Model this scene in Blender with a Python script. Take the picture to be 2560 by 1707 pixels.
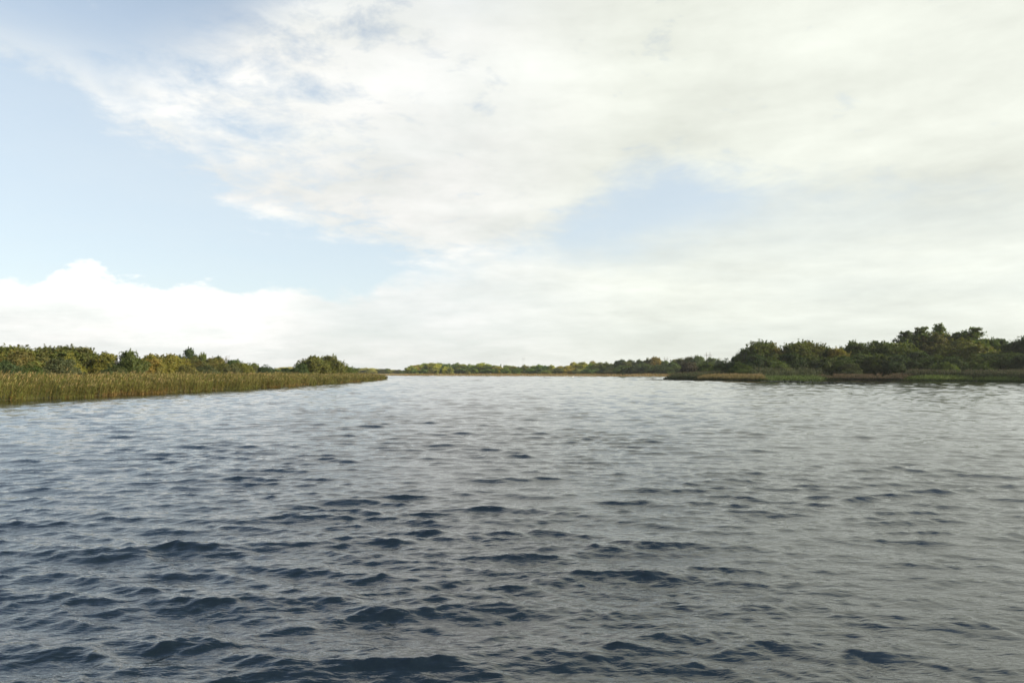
import bpy, math, random
import numpy as np
from mathutils import Vector, Matrix, Euler

for o in list(bpy.data.objects):
    bpy.data.objects.remove(o)
sc = bpy.context.scene
col = sc.collection
R = math.radians

# ------------------------------------------------------------------ camera
W, H, F = 2560.0, 1707.0, 1707.0          # photograph size and focal length in its pixels (24 mm lens)
HORIZON, CAM_H = 934.0, 2.1               # horizon row, eye height over the water
TILT = math.atan((HORIZON - H / 2) / F)
cam = bpy.data.cameras.new('camera')
cam.sensor_width = 36.0
cam.lens = 36.0 * F / W
cam.clip_start = 0.1
cam.clip_end = 20000
camo = bpy.data.objects.new('camera', cam)
col.objects.link(camo)
camo.location = (0, 0, CAM_H)
camo.rotation_euler = (R(90) + TILT, 0, 0)
sc.camera = camo
sc.cycles.use_denoising = True

# ------------------------------------------------------------------ light
SUN_AZ, SUN_EL = 106.0, 22.0               # degrees to the right of the view, and up
EXPOSURE = 1.3
SKY_STRENGTH = 0.076
sc.view_settings.view_transform = 'Standard'
sc.view_settings.look = 'None'
sc.view_settings.exposure = EXPOSURE
sc.view_settings.gamma = 1.0
sun = bpy.data.lights.new('sun', 'SUN')
sun.energy = 3.8
sun.angle = R(1.0)
sun.color = (1.0, 0.87, 0.68)
suno = bpy.data.objects.new('sun', sun)
col.objects.link(suno)
SUN_DIR = Vector((math.sin(R(SUN_AZ)) * math.cos(R(SUN_EL)), math.cos(R(SUN_AZ)) * math.cos(R(SUN_EL)), math.sin(R(SUN_EL))))
suno.rotation_euler = SUN_DIR.to_track_quat('Z', 'Y').to_euler()
suno.location = SUN_DIR * 300

def az_el(dx, dy):
    """pixel of the 2352-wide print -> azimuth and elevation in degrees"""
    x, y = dx * W / 2352, dy * W / 2352
    v = Vector(((x - W / 2) / F, 1.0, (H / 2 - y) / F))
    v.rotate(Euler((TILT, 0, 0)))
    v.normalize()
    return math.degrees(math.atan2(v.x, v.y)), math.degrees(math.asin(v.z))

world = bpy.data.worlds.new('World')
sc.world = world
world.use_nodes = True
nt = world.node_tree
nt.nodes.clear()

class G:
    """small helper to write node graphs"""
    def __init__(s, nt): s.nt = nt
    def n(s, t, **kw):
        nd = s.nt.nodes.new(t)
        for k, v in kw.items(): setattr(nd, k, v)
        return nd
    def put(s, sock, v):
        if isinstance(v, bpy.types.NodeSocket): s.nt.links.new(v, sock)
        elif v is not None: sock.default_value = v
    def m(s, op, a=None, b=None, c=None, clamp=False):
        nd = s.n('ShaderNodeMath', operation=op, use_clamp=clamp)
        for i, v in enumerate((a, b, c)): s.put(nd.inputs[i], v)
        return nd.outputs[0]
    def smooth(s, v, lo, hi, a=0.0, b=1.0):
        nd = s.n('ShaderNodeMapRange', interpolation_type='SMOOTHSTEP')
        for i, x in enumerate((v, lo, hi, a, b)): s.put(nd.inputs[i], x)
        return nd.outputs[0]
    def lin(s, v, lo, hi, a=0.0, b=1.0):
        nd = s.n('ShaderNodeMapRange')
        for i, x in enumerate((v, lo, hi, a, b)): s.put(nd.inputs[i], x)
        return nd.outputs[0]
    def noise(s, vec, scale, detail=4, rough=0.55, dist=0.0):
        nd = s.n('ShaderNodeTexNoise')
        s.put(nd.inputs['Vector'], vec)
        nd.inputs['Scale'].default_value = scale
        nd.inputs['Detail'].default_value = detail
        nd.inputs['Roughness'].default_value = rough
        nd.inputs['Distortion'].default_value = dist
        return nd.outputs[0]
    def xyz(s, x, y, z):
        nd = s.n('ShaderNodeCombineXYZ')
        for i, v in enumerate((x, y, z)): s.put(nd.inputs[i], v)
        return nd.outputs[0]
    def mix(s, f, a, b, blend='MIX'):
        nd = s.n('ShaderNodeMix', data_type='RGBA', blend_type=blend)
        s.put(nd.inputs['Factor'], f)
        for k, v in (('A', a), ('B', b)):
            sock = [i for i in nd.inputs if i.identifier == k + '_Color'][0]
            if isinstance(v, tuple) and len(v) == 3: v = v + (1.0,)
            s.put(sock, v)
        return [o for o in nd.outputs if o.identifier == 'Result_Color'][0]
    def curve(s, az, pts):
        """piecewise function of azimuth (degrees) giving an elevation (degrees)"""
        u = s.lin(az, -180, 180)
        nd = s.n('ShaderNodeFloatCurve')
        s.put(nd.inputs['Value'], u)
        cv = nd.mapping.curves[0]
        pts = sorted(pts)
        nd.mapping.use_clip = False
        cv.points[0].location = (0, pts[0][1] / 100)
        cv.points[1].location = (1, pts[-1][1] / 100)
        for a, e in pts:
            p = cv.points.new((a + 180) / 360, e / 100)
            p.handle_type = 'VECTOR'
        nd.mapping.update()
        return s.m('MULTIPLY', nd.outputs[0], 100.0)

g = G(nt)
tc = g.n('ShaderNodeTexCoord')
sep = g.n('ShaderNodeSeparateXYZ')
nt.links.new(tc.outputs['Generated'], sep.inputs[0])
dx, dy, dz = sep.outputs
zc = g.m('MAXIMUM', dz, 0.0)
az = g.m('MULTIPLY', g.m('ARCTAN2', dx, dy), 57.29578)
el = g.m('MULTIPLY', g.m('ARCSINE', zc), 57.29578)
den = g.m('ADD', zc, 0.16)
plane = g.xyz(g.m('DIVIDE', dx, den), g.m('DIVIDE', dy, den), 0.0)     # a cloud layer overhead
ang = g.xyz(g.m('MULTIPLY', az, 0.06), g.m('MULTIPLY', el, 0.11), 1.7)  # cloud bank standing on the horizon
nbig = g.m('SUBTRACT', g.noise(plane, 1.6, 5, 0.6), 0.5)
nmid = g.m('SUBTRACT', g.noise(plane, 5.0, 8, 0.66, 0.3), 0.5)
nfine = g.m('SUBTRACT', g.noise(plane, 11.0, 6, 0.65, 0.4), 0.5)
ncum = g.m('SUBTRACT', g.noise(ang, 2.6, 8, 0.62, 0.15), 0.5)
nlay = g.m('SUBTRACT', g.noise(g.xyz(g.m('MULTIPLY', az, 0.02), g.m('MULTIPLY', el, 0.16), 4.0), 1.2, 6, 0.55), 0.5)
elw = g.m('ADD', el, g.m('ADD', g.m('MULTIPLY', nbig, 2.0), g.m('ADD', g.m('MULTIPLY', nmid, 6.5), g.m('MULTIPLY', nfine, 2.0))))
elc = g.m('ADD', el, g.m('MULTIPLY', ncum, 6.0))
P = lambda *pts: [az_el(*p) for p in pts]
lower_edge = P((-500, 30), (0, 135), (180, 195), (250, 275), (400, 340), (470, 400), (540, 470), (640, 515), (800, 540), (900, 575), (1000, 605),
               (1100, 607), (1200, 575), (1300, 520), (1380, 462), (1450, 415), (1560, 400), (1700, 430), (2352, 470))
lower_edge = [(-180, 30), (-90, 30)] + lower_edge + [(90, 15), (180, 30)]
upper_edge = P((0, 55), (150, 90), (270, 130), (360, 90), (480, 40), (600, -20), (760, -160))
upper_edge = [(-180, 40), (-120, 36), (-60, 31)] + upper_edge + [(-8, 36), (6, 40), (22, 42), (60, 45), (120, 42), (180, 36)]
bank_top = P((-300, 660), (0, 645), (60, 655), (110, 632), (210, 632), (290, 660), (400, 668), (470, 662), (540, 690), (575, 685), (620, 665),
             (800, 668), (900, 650), (1000, 632), (1120, 612), (1250, 570), (1400, 578), (1560, 535), (1700, 480), (1850, 420), (2352, 380))
bank_top = [(-180, 12), (-100, 12)] + bank_top + [(60, 20), (120, 18), (180, 12)]
azt = g.m('ADD', az, g.m('MULTIPLY', nmid, 5.0))
soft = g.smooth(az, -12.0, 8.0, 1.1, 1.6)
m_lo = g.smooth(g.m('DIVIDE', g.m('SUBTRACT', elw, g.curve(az, lower_edge)), soft), -1.0, 1.7)
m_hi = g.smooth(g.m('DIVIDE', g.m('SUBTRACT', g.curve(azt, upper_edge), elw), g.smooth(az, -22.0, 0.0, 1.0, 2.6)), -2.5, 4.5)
thick = g.m('MAXIMUM', g.smooth(az, -30.0, 2.0, 0.52, 1.35), g.smooth(g.m('SUBTRACT', g.m('SUBTRACT', elw, g.curve(az, lower_edge)), 0.5), 0.0, 2.2, 0.95, 0.5))
texture = g.m('ADD', thick, g.m('ADD', g.m('MULTIPLY', nmid, 3.0), g.m('MULTIPLY', nfine, 1.4)), clamp=True)
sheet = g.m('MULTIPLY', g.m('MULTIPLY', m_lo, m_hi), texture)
wisps = g.m('MULTIPLY', g.smooth(g.m('ADD', nmid, g.m('MULTIPLY', nbig, 0.6)), 0.10, 0.36), 0.5)
wisps = g.m('MULTIPLY', wisps, g.m('MULTIPLY', g.smooth(el, 20.0, 25.0), g.smooth(el, 55.0, 35.0, 0.3, 1.0)))
bsoft = g.smooth(az, -20.0, 12.0, 0.30, 2.6)
bank = g.smooth(g.m('DIVIDE', g.m('SUBTRACT', g.curve(az, bank_top), elc), bsoft), -1.0, 1.0)
bank = g.m('MULTIPLY', bank, g.m('ADD', g.smooth(az, -19.0, -15.0, 1.0, 0.80), g.m('MULTIPLY', nlay, g.smooth(az, -19.0, -12.0, 0.0, 0.9)), clamp=True))
inv = lambda v: g.m('SUBTRACT', 1.0, v)
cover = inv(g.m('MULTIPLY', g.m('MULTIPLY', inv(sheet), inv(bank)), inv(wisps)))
# brightness of the cloud: thin and sun-near parts glow, thick parts go grey
dotn = g.n('ShaderNodeVectorMath', operation='DOT_PRODUCT')
nt.links.new(tc.outputs['Generated'], dotn.inputs[0])
dotn.inputs[1].default_value = SUN_DIR
glow = g.m('POWER', g.m('MAXIMUM', dotn.outputs['Value'], 0.0), 4.0)
lum = g.m('ADD', g.smooth(az, -8.0, 20.0, 0.96, 0.905), g.m('ADD', g.m('ADD', g.m('MULTIPLY', nbig, 0.46), g.m('MULTIPLY', nmid, 0.20)), g.m('MULTIPLY', nlay, 0.40)))
lum = g.m('ADD', lum, g.m('MULTIPLY', g.m('MULTIPLY', glow, g.smooth(el, 2.0, 22.0, 0.3, 1.0)), 0.35))
cumlit = g.m('MULTIPLY', g.smooth(g.m('SUBTRACT', elc, g.m('SUBTRACT', g.curve(az, bank_top), 6.0)), 0.0, 5.5), g.smooth(az, -14.0, -20.0))
cumlit = g.m('MULTIPLY', cumlit, g.smooth(el, 14.0, 11.5))
lum = g.m('ADD', lum, g.m('MULTIPLY', cumlit, 0.18))
lum = g.m('MULTIPLY', lum, 0.98 / SKY_STRENGTH / 2 ** EXPOSURE)
tint = g.mix(g.smooth(nbig, -0.25, 0.2), (0.955, 0.99, 0.96), (1.0, 0.995, 0.965))
tint = g.mix(g.smooth(az, -8.0, 14.0), tint, (0.968, 1.0, 0.905))
cloudcol = g.mix(1.0, tint, g.xyz(lum, lum, lum), 'MULTIPLY')
sky = g.n('ShaderNodeTexSky', sky_type='NISHITA')
sky.sun_disc = False
sky.sun_elevation = R(SUN_EL)
sky.sun_rotation = R(SUN_AZ)
sky.altitude = 40
sky.air_density = 1.0
sky.dust_density = 1.0
sky.ozone_density = 0.7
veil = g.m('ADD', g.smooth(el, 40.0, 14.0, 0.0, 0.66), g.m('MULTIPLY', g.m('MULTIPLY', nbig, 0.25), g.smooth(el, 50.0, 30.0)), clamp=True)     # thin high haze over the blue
veilcol = g.mix(1.0, (0.875, 0.96, 1.0), g.xyz(*[g.m('MULTIPLY', 0.92 / 2 ** EXPOSURE / SKY_STRENGTH, 1.0)] * 3), 'MULTIPLY')
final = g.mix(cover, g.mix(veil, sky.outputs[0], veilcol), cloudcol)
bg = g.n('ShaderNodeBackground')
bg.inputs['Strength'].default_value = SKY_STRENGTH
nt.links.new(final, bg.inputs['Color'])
wo = g.n('ShaderNodeOutputWorld')
nt.links.new(bg.outputs[0], wo.inputs['Surface'])
world.cycles.sampling_method = 'MANUAL'
world.cycles.sample_map_resolution = 1024

# ------------------------------------------------------------------ helpers
def ray(px, py):
    v = Vector(((px - W / 2) / F, 1.0, (H / 2 - py) / F))
    v.rotate(Euler((TILT, 0, 0)))
    return v

def shore(px, py, z=0.0):
    """the point of the water surface seen at a pixel"""
    v = ray(px, py)
    t = (z - CAM_H) / v.z
    return np.array((v.x * t, v.y * t))

def at_depth(px, py, depth):
    v = ray(px, py)
    t = depth / v.y
    return v.x * t, depth, CAM_H + v.z * t

def mesh_np(name, verts, faces, colors=None, smooth=False):
    """mesh from arrays: verts (n,3); faces (m,3) or (m,4) or a list of such arrays"""
    me = bpy.data.meshes.new(name)
    if not isinstance(faces, list): faces = [faces]
    faces = [np.asarray(f, dtype=np.int32) for f in faces if len(f)]
    verts = np.asarray(verts, dtype=np.float32)
    me.vertices.add(len(verts))
    me.vertices.foreach_set('co', verts.ravel())
    loops = np.concatenate([f.ravel() for f in faces])
    tot = np.concatenate([np.full(len(f), f.shape[1], dtype=np.int32) for f in faces])
    start = np.concatenate([[0], np.cumsum(tot)[:-1]]).astype(np.int32)
    me.loops.add(len(loops))
    me.loops.foreach_set('vertex_index', loops)
    me.polygons.add(len(tot))
    me.polygons.foreach_set('loop_start', start)
    me.polygons.foreach_set('loop_total', tot)
    me.update(calc_edges=True)
    me.polygons.foreach_set('use_smooth', np.full(len(tot), smooth, dtype=bool))
    if colors is not None:
        a = me.attributes.new('tone', 'FLOAT_COLOR', 'POINT')
        c = np.ones((len(verts), 4), dtype=np.float32)
        c[:, :3] = colors
        a.data.foreach_set('color', c.ravel())
    return me

def link(name, me, mat=None, parent=None, **props):
    o = bpy.data.objects.new(name, me)
    col.objects.link(o)
    if mat is not None and me is not None and not me.materials: me.materials.append(mat)
    if parent is not None: o.parent = parent
    for k, v in props.items(): o[k] = v
    return o

def tubes(paths, sides=6):
    """list of (points, radii) -> verts, quads (each path one tapered tube)"""
    V, Q, base = [], [], 0
    for pts, rad in paths:
        pts = [Vector(p) for p in pts]
        for i, p in enumerate(pts):
            d = (pts[min(i + 1, len(pts) - 1)] - pts[max(i - 1, 0)]).normalized()
            a = d.cross(Vector((0.31, 0.9, 0.17)))
            a.normalize()
            b = d.cross(a)
            for k in range(sides):
                t = 2 * math.pi * k / sides
                V.append(p + (a * math.cos(t) + b * math.sin(t)) * rad[i])
        for i in range(len(pts) - 1):
            for k in range(sides):
                k2 = (k + 1) % sides
                Q.append((base + i * sides + k, base + i * sides + k2, base + (i + 1) * sides + k2, base + (i + 1) * sides + k))
        base += len(pts) * sides
    return np.array([tuple(v) for v in V]), np.array(Q)

def seg_dist(px, py, poly):
    d = np.full(px.shape, 1e9)
    inside = np.zeros(px.shape, dtype=bool)
    n = len(poly)
    for i in range(n):
        ax, ay = poly[i]; bx, by = poly[(i + 1) % n]
        ex, ey = bx - ax, by - ay
        t = np.clip(((px - ax) * ex + (py - ay) * ey) / (ex * ex + ey * ey + 1e-9), 0, 1)
        d = np.minimum(d, np.hypot(px - ax - t * ex, py - ay - t * ey))
        c = ((ay > py) != (by > py)) & (px < (bx - ax) * (py - ay) / (by - ay + 1e-12) + ax)
        inside ^= c
    return np.where(inside, -d, d)          # negative over the water

# ------------------------------------------------------------------ materials
def new_mat(name):
    m = bpy.data.materials.new(name)
    m.use_nodes = True
    m.node_tree.nodes.clear()
    return m, G(m.node_tree)

def out(gm, shader):
    o = gm.n('ShaderNodeOutputMaterial')
    gm.nt.links.new(shader, o.inputs['Surface'])

def principled(gm, **kw):
    b = gm.n('ShaderNodeBsdfPrincipled')
    for k, v in kw.items(): gm.put(b.inputs[k.replace('_', ' ')], v)
    return b

def foliage_mat():
    m, gm = new_mat('leaves')
    info = gm.n('ShaderNodeObjectInfo')
    at = gm.n('ShaderNodeAttribute', attribute_name='tone')
    c = gm.mix(1.0, info.outputs['Color'], at.outputs['Color'], 'MULTIPLY')
    d = principled(gm, Base_Color=c, Roughness=0.62)
    d.inputs['Specular IOR Level'].default_value = 0.3
    t = gm.n('ShaderNodeBsdfTranslucent')
    gm.nt.links.new(gm.mix(1.0, c, (1.1, 1.2, 0.6), 'MULTIPLY'), t.inputs['Color'])
    mx = gm.n('ShaderNodeMixShader')
    mx.inputs[0].default_value = 0.42
    gm.nt.links.new(d.outputs[0], mx.inputs[1]); gm.nt.links.new(t.outputs[0], mx.inputs[2])
    out(gm, mx.outputs[0])
    return m

def reed_mat():
    m, gm = new_mat('reed')
    at = gm.n('ShaderNodeAttribute', attribute_name='tone')
    d = principled(gm, Base_Color=at.outputs['Color'], Roughness=0.7)
    d.inputs['Specular IOR Level'].default_value = 0.25
    t = gm.n('ShaderNodeBsdfTranslucent')
    gm.nt.links.new(at.outputs['Color'], t.inputs['Color'])
    mx = gm.n('ShaderNodeMixShader')
    mx.inputs[0].default_value = 0.25
    gm.nt.links.new(d.outputs[0], mx.inputs[1]); gm.nt.links.new(t.outputs[0], mx.inputs[2])
    out(gm, mx.outputs[0])
    return m

def bark_mat():
    m, gm = new_mat('bark')
    t = gm.n('ShaderNodeTexCoord')
    n = gm.noise(t.outputs['Object'], 9.0, 5, 0.6)
    c = gm.mix(n, (0.05, 0.042, 0.034), (0.17, 0.15, 0.125))
    out(gm, principled(gm, Base_Color=c, Roughness=0.9).outputs[0])
    return m

def wood_mat():
    m, gm = new_mat('weathered_wood')
    t = gm.n('ShaderNodeTexCoord')
    n = gm.noise(t.outputs['Object'], 3.0, 4, 0.6)
    c = gm.mix(n, (0.10, 0.085, 0.075), (0.17, 0.15, 0.135))
    out(gm, principled(gm, Base_Color=c, Roughness=0.85).outputs[0])
    return m

def plain_mat(name, a, b, scale=6.0, rough=0.6):
    m, gm = new_mat(name)
    t = gm.n('ShaderNodeTexCoord')
    n = gm.noise(t.outputs['Object'], scale, 3, 0.6)
    out(gm, principled(gm, Base_Color=gm.mix(n, a, b), Roughness=rough).outputs[0])
    return m

def ground_mat():
    m, gm = new_mat('meadow')
    t = gm.n('ShaderNodeTexCoord')
    n1 = gm.noise(t.outputs['Object'], 0.02, 5, 0.6)
    n2 = gm.noise(t.outputs['Object'], 0.35, 6, 0.65)
    c = gm.mix(gm.smooth(n1, 0.35, 0.62), (0.085, 0.10, 0.03), (0.24, 0.19, 0.07))
    c = gm.mix(gm.smooth(n2, 0.3, 0.7), c, (0.13, 0.12, 0.045))
    b = gm.n('ShaderNodeBump'); b.inputs['Strength'].default_value = 0.6; b.inputs['Distance'].default_value = 0.3
    gm.nt.links.new(n2, b.inputs['Height'])
    p = principled(gm, Base_Color=c, Roughness=0.95)
    gm.nt.links.new(b.outputs[0], p.inputs['Normal'])
    out(gm, p.outputs[0])
    return m

def water_mat():
    m, gm = new_mat('lake_water')
    t = gm.n('ShaderNodeTexCoord')
    mp = gm.n('ShaderNodeMapping')
    mp.inputs['Scale'].default_value = (0.32, 1.0, 1.0)
    mp.inputs['Rotation'].default_value = (0, 0, R(8))
    gm.nt.links.new(t.outputs['Object'], mp.inputs[0])
    v = mp.outputs[0]
    fine = gm.noise(v, 16.0, 3, 0.62, 0.6)
    gust = gm.noise(t.outputs['Object'], 0.05, 3, 0.5)
    b2 = gm.n('ShaderNodeBump')
    lost_ = gm.n('ShaderNodeAttribute', attribute_name='lost_chop').outputs['Fac']
    gm.put(b2.inputs['Strength'], gm.m('MULTIPLY', gm.lin(gust, 0.3, 0.7, 0.3, 0.7), gm.lin(lost_, 0.1, 0.8, 1.0, 0.42))); b2.inputs['Distance'].default_value = 0.027
    gm.nt.links.new(fine, b2.inputs['Height'])
    silt = gm.noise(t.outputs['Object'], 0.12, 3, 0.5)
    c = gm.mix(silt, (0.002, 0.005, 0.007), (0.005, 0.009, 0.006))
    p = principled(gm, Base_Color=c, Roughness=0.02, IOR=1.85)
    gm.nt.links.new(b2.outputs[0], p.inputs['Normal'])
    out(gm, p.outputs[0])
    return m

M_LEAF, M_REED, M_BARK, M_WOOD = foliage_mat(), reed_mat(), bark_mat(), wood_mat()
M_GROUND, M_WATER = ground_mat(), water_mat()

# ------------------------------------------------------------------ lake outline, ground, water
LEFT_SHORE = [shore(*p) for p in ((0, 1003), (180, 994.5), (330, 987), (480, 979), (600, 973), (700, 967.5), (800, 960.5), (904, 954), (950, 949.8), (966, 948.2))]
TIP = LEFT_SHORE[-1]
RIGHT_SHORE = [shore(*p) for p in ((1665, 948.6), (1690, 949.4), (1730, 950.2), (1860, 952.3), (1905, 952.6), (2080, 951.2), (2200, 951.6), (2300, 952.6), (2430, 953.2), (2560, 954.6), (2750, 957))]
FAR_SHORE = [shore(*p) for p in ((960, 939.3), (1040, 939.5), (1140, 939.6), (1260, 940.0), (1400, 940.4), (1540, 940.9), (1640, 941.6))]
lake = [(-36, -700), (-36, 0)] + [tuple(p) for p in LEFT_SHORE] + \
       [(TIP[0] - 6, TIP[1] + 9), (-75, 300), (-120, 330), (-190, 420), (-260, 560), (-330, 700), (-250, 720)] + [tuple(p) for p in FAR_SHORE] + \
       [(128, 430), (150, 360), (130, 300), (75, 262)] + [tuple(p) for p in RIGHT_SHORE] + [(190, 120), (260, 60), (420, 0), (500, -700)]

def land_height(x, y):
    d = seg_dist(x, y, lake)
    z = np.where(d < 0, -0.15 + np.maximum(d, -12) * 0.08, -0.15 + np.minimum(d, 5) * 0.1)
    z = z + np.clip((d - 5) / 70, 0, 1) * np.where(y > 430, 1.6, 0.5)
    z = z + np.clip((d - 60) / 300, 0, 1) * np.where(y > 430, 1.0, 0.4)
    return z + 0.10 * np.sin(x * 0.21 + 1.3 * np.sin(y * 0.13)) * np.clip(d / 10, 0, 1)

def ground_z(x, y):
    return float(land_height(np.array([x], dtype=float), np.array([y], dtype=float))[0])

rr = np.concatenate([[0.0], np.geomspace(6, 3000, 120)])
th = np.concatenate([np.radians(np.linspace(-58, 58, 260)), np.radians(np.linspace(62, 298, 60))])
RR, TT = np.meshgrid(rr, th, indexing='ij')
gx, gy = RR * np.sin(TT), RR * np.cos(TT)
gz = land_height(gx.ravel(), gy.ravel())
def fan_faces(nr, nc):
    i, j = np.meshgrid(np.arange(nr - 1), np.arange(nc), indexing='ij')
    j2 = (j + 1) % nc
    return np.stack([i * nc + j, (i + 1) * nc + j, (i + 1) * nc + j2, i * nc + j2], axis=-1).reshape(-1, 4)
me = mesh_np('ground', np.stack([gx.ravel(), gy.ravel(), gz], 1), fan_faces(len(rr), len(th)), smooth=True)
link('ground', me, M_GROUND, kind='structure', label='low grassy land and lake bed around the water', category='ground')

# water: a fan of rows, finer towards the boat the picture is taken from
rng = np.random.default_rng(11)
r = [2.2]
while r[-1] < 900:
    r.append(r[-1] + min(0.022 + max(0.0, r[-1] - 7) * 0.0046, 2.6))
r = np.array([0.0, 0.6] + r)
spacing = np.gradient(r)
th = np.concatenate([np.radians(np.linspace(-46, 46, 410)), np.radians(np.linspace(50, 310, 66))])
RR, TT = np.meshgrid(r, th, indexing='ij')
SP = np.repeat(spacing[:, None], len(th), 1).ravel()
coarse = (np.abs(TT) > R(48)).ravel()
SP = np.where(coarse, np.maximum(SP, RR.ravel() * 0.065), np.maximum(SP, RR.ravel() * R(92 / 409)))
x0, y0 = (RR * np.sin(TT)).ravel(), (RR * np.cos(TT)).ravel()
x, y, z = x0.copy(), y0.copy(), np.zeros_like(x0)
bands = [(18, 0.85, 1.8, 0.0040, 20), (110, 0.26, 0.8, 0.0150, 26), (110, 0.07, 0.26, 0.0200, 38)]
lost = np.zeros_like(x0); total = 0.0; sig = np.full_like(x0, 1e-6)
group = 1.0 - 0.10 * np.tanh(x0 / np.maximum(0.35 * RR.ravel(), 2)) + 0.12 * np.sin(x0 * 0.43 + 0.31 * y0 + 0.7) + 0.12 * np.sin(0.27 * x0 - 0.52 * y0) + 0.10 * np.sin(0.9 * x0 + 0.71 * y0 + 2.0)
for cnt, l0, l1, var, spread in bands:
    lam = np.exp(rng.uniform(math.log(l0), math.log(l1), cnt))
    ang_ = R(180 + 6) + np.radians(rng.normal(0, spread, cnt))
    ph = rng.uniform(0, 2 * math.pi, cnt)
    wgt = rng.uniform(0.5, 1.5, cnt); wgt /= wgt.sum()
    for L, a, p, w in zip(lam, ang_, ph, wgt):
        k = 2 * math.pi / L
        amp = math.sqrt(2 * var * w) / k
        kx, ky = math.sin(a), math.cos(a)
        att = np.clip((L / SP - 1.7) / 1.5, 0, 1)
        lost += var * w * (1 - att ** 2); total += var * w
        idx = np.nonzero(att > 0)[0]
        phase = k * (kx * x0[idx] + ky * y0[idx]) + p
        A = amp * att[idx] * group[idx]
        s = np.sin(phase)
        sig[idx] += A * A / 2
        z[idx] += A * np.cos(phase)
        x[idx] -= 0.62 * kx * A * s
        y[idx] -= 0.62 * ky * A * s
# farther out the mesh carries the same steepness on waves as short as its rows allow
total_var = sum(b_[3] for b_ in bands)
for lc in (1.0, 2.0, 4.0, 8.0, 16.0):
    win = np.clip(1 - np.abs(np.log2(lc / (3.4 * SP))), 0, 1)
    if lc == 16.0: win = np.where(SP * 5 > 16, 0.5, win)
    idx = np.nonzero(win * lost > 1e-7)[0]
    if not len(idx): continue
    scale_ = np.sqrt(win[idx] * lost[idx] / total_var)
    for j in range(26):
        L = lc * math.exp(rng.uniform(-0.35, 0.35)); a = R(186) + R(rng.normal(0, 34)); p = rng.uniform(0, 6.28)
        k = 2 * math.pi / L
        A = math.sqrt(2 * total_var * 0.12 / 26) / k * scale_ * group[idx]
        phase = k * (math.sin(a) * x0[idx] + math.cos(a) * y0[idx]) + p
        z[idx] += A * np.cos(phase); sig[idx] += A * A / 2
        y[idx] -= 0.7 * math.cos(a) * A * np.sin(phase)
sig = np.sqrt(sig); peak = 0.12
z = sig * (np.exp(peak * np.clip(z / sig, -4, 4)) - math.exp(peak * peak / 2)) / peak
calm = np.clip((-seg_dist(x0, y0, lake)) / 12, 0.6, 1)      # sheltered water lies flatter along the banks
z *= np.where(RR.ravel() > 40, calm, 1)
PADS = [((1915, 953.6), (2015, 955.4)), ((2050, 956.6), (2150, 958.8)), ((1622, 949.4), (1690, 949.9))]      # floating leaves damp the chop
for p0, p1 in PADS:
    a_, b_ = shore(*p0), shore(*p1); e_ = b_ - a_
    t_ = np.clip(((x0 - a_[0]) * e_[0] + (y0 - a_[1]) * e_[1]) / (e_ @ e_), 0, 1)
    z *= np.clip(np.hypot(x0 - a_[0] - t_ * e_[0], y0 - a_[1] - t_ * e_[1]) / 9 - 0.2, 0.06, 1)
me = mesh_np('water', np.stack([x, y, z], 1), fan_faces(len(r), len(th)), smooth=True)
at_ = me.attributes.new('lost_chop', 'FLOAT', 'POINT')
at_.data.foreach_set('value', np.clip(lost / total_var, 0, 1).astype(np.float32))
link('water', me, M_WATER, kind='structure', label='choppy dark lake water reflecting the clouded sky', category='lake')

# ------------------------------------------------------------------ trees
def leaf_cards(cen, nrm, length, width, rng, droop=0.0):
    """one pointed leaf spray (two triangles folded along its rib) at each centre"""
    n = len(cen)
    nn = nrm / (np.linalg.norm(nrm, axis=1)[:, None] + 1e-9) + rng.normal(0, 0.42, (n, 3))
    nn[:, 2] += 0.15
    nn /= np.linalg.norm(nn, axis=1)[:, None] + 1e-9
    d = rng.normal(0, 1, (n, 3)); d[:, 2] += 0.5 - droop
    d -= nn * (d * nn).sum(1)[:, None]
    d /= np.linalg.norm(d, axis=1)[:, None] + 1e-9
    s = np.cross(d, nn)
    L = (length * rng.uniform(0.6, 1.4, n))[:, None]; Wd = (width * rng.uniform(0.6, 1.4, n))[:, None]
    up = np.cross(s, d) * Wd * 0.3
    v = np.stack([cen - d * L * 0.5, cen + s * Wd * 0.5 + up, cen + d * L * 0.5, cen - s * Wd * 0.5 + up], 1).reshape(-1, 3)
    i = np.arange(n) * 4
    f = np.concatenate([np.stack([i, i + 1, i + 2], 1), np.stack([i, i + 2, i + 3], 1)])
    return v, f

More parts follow.
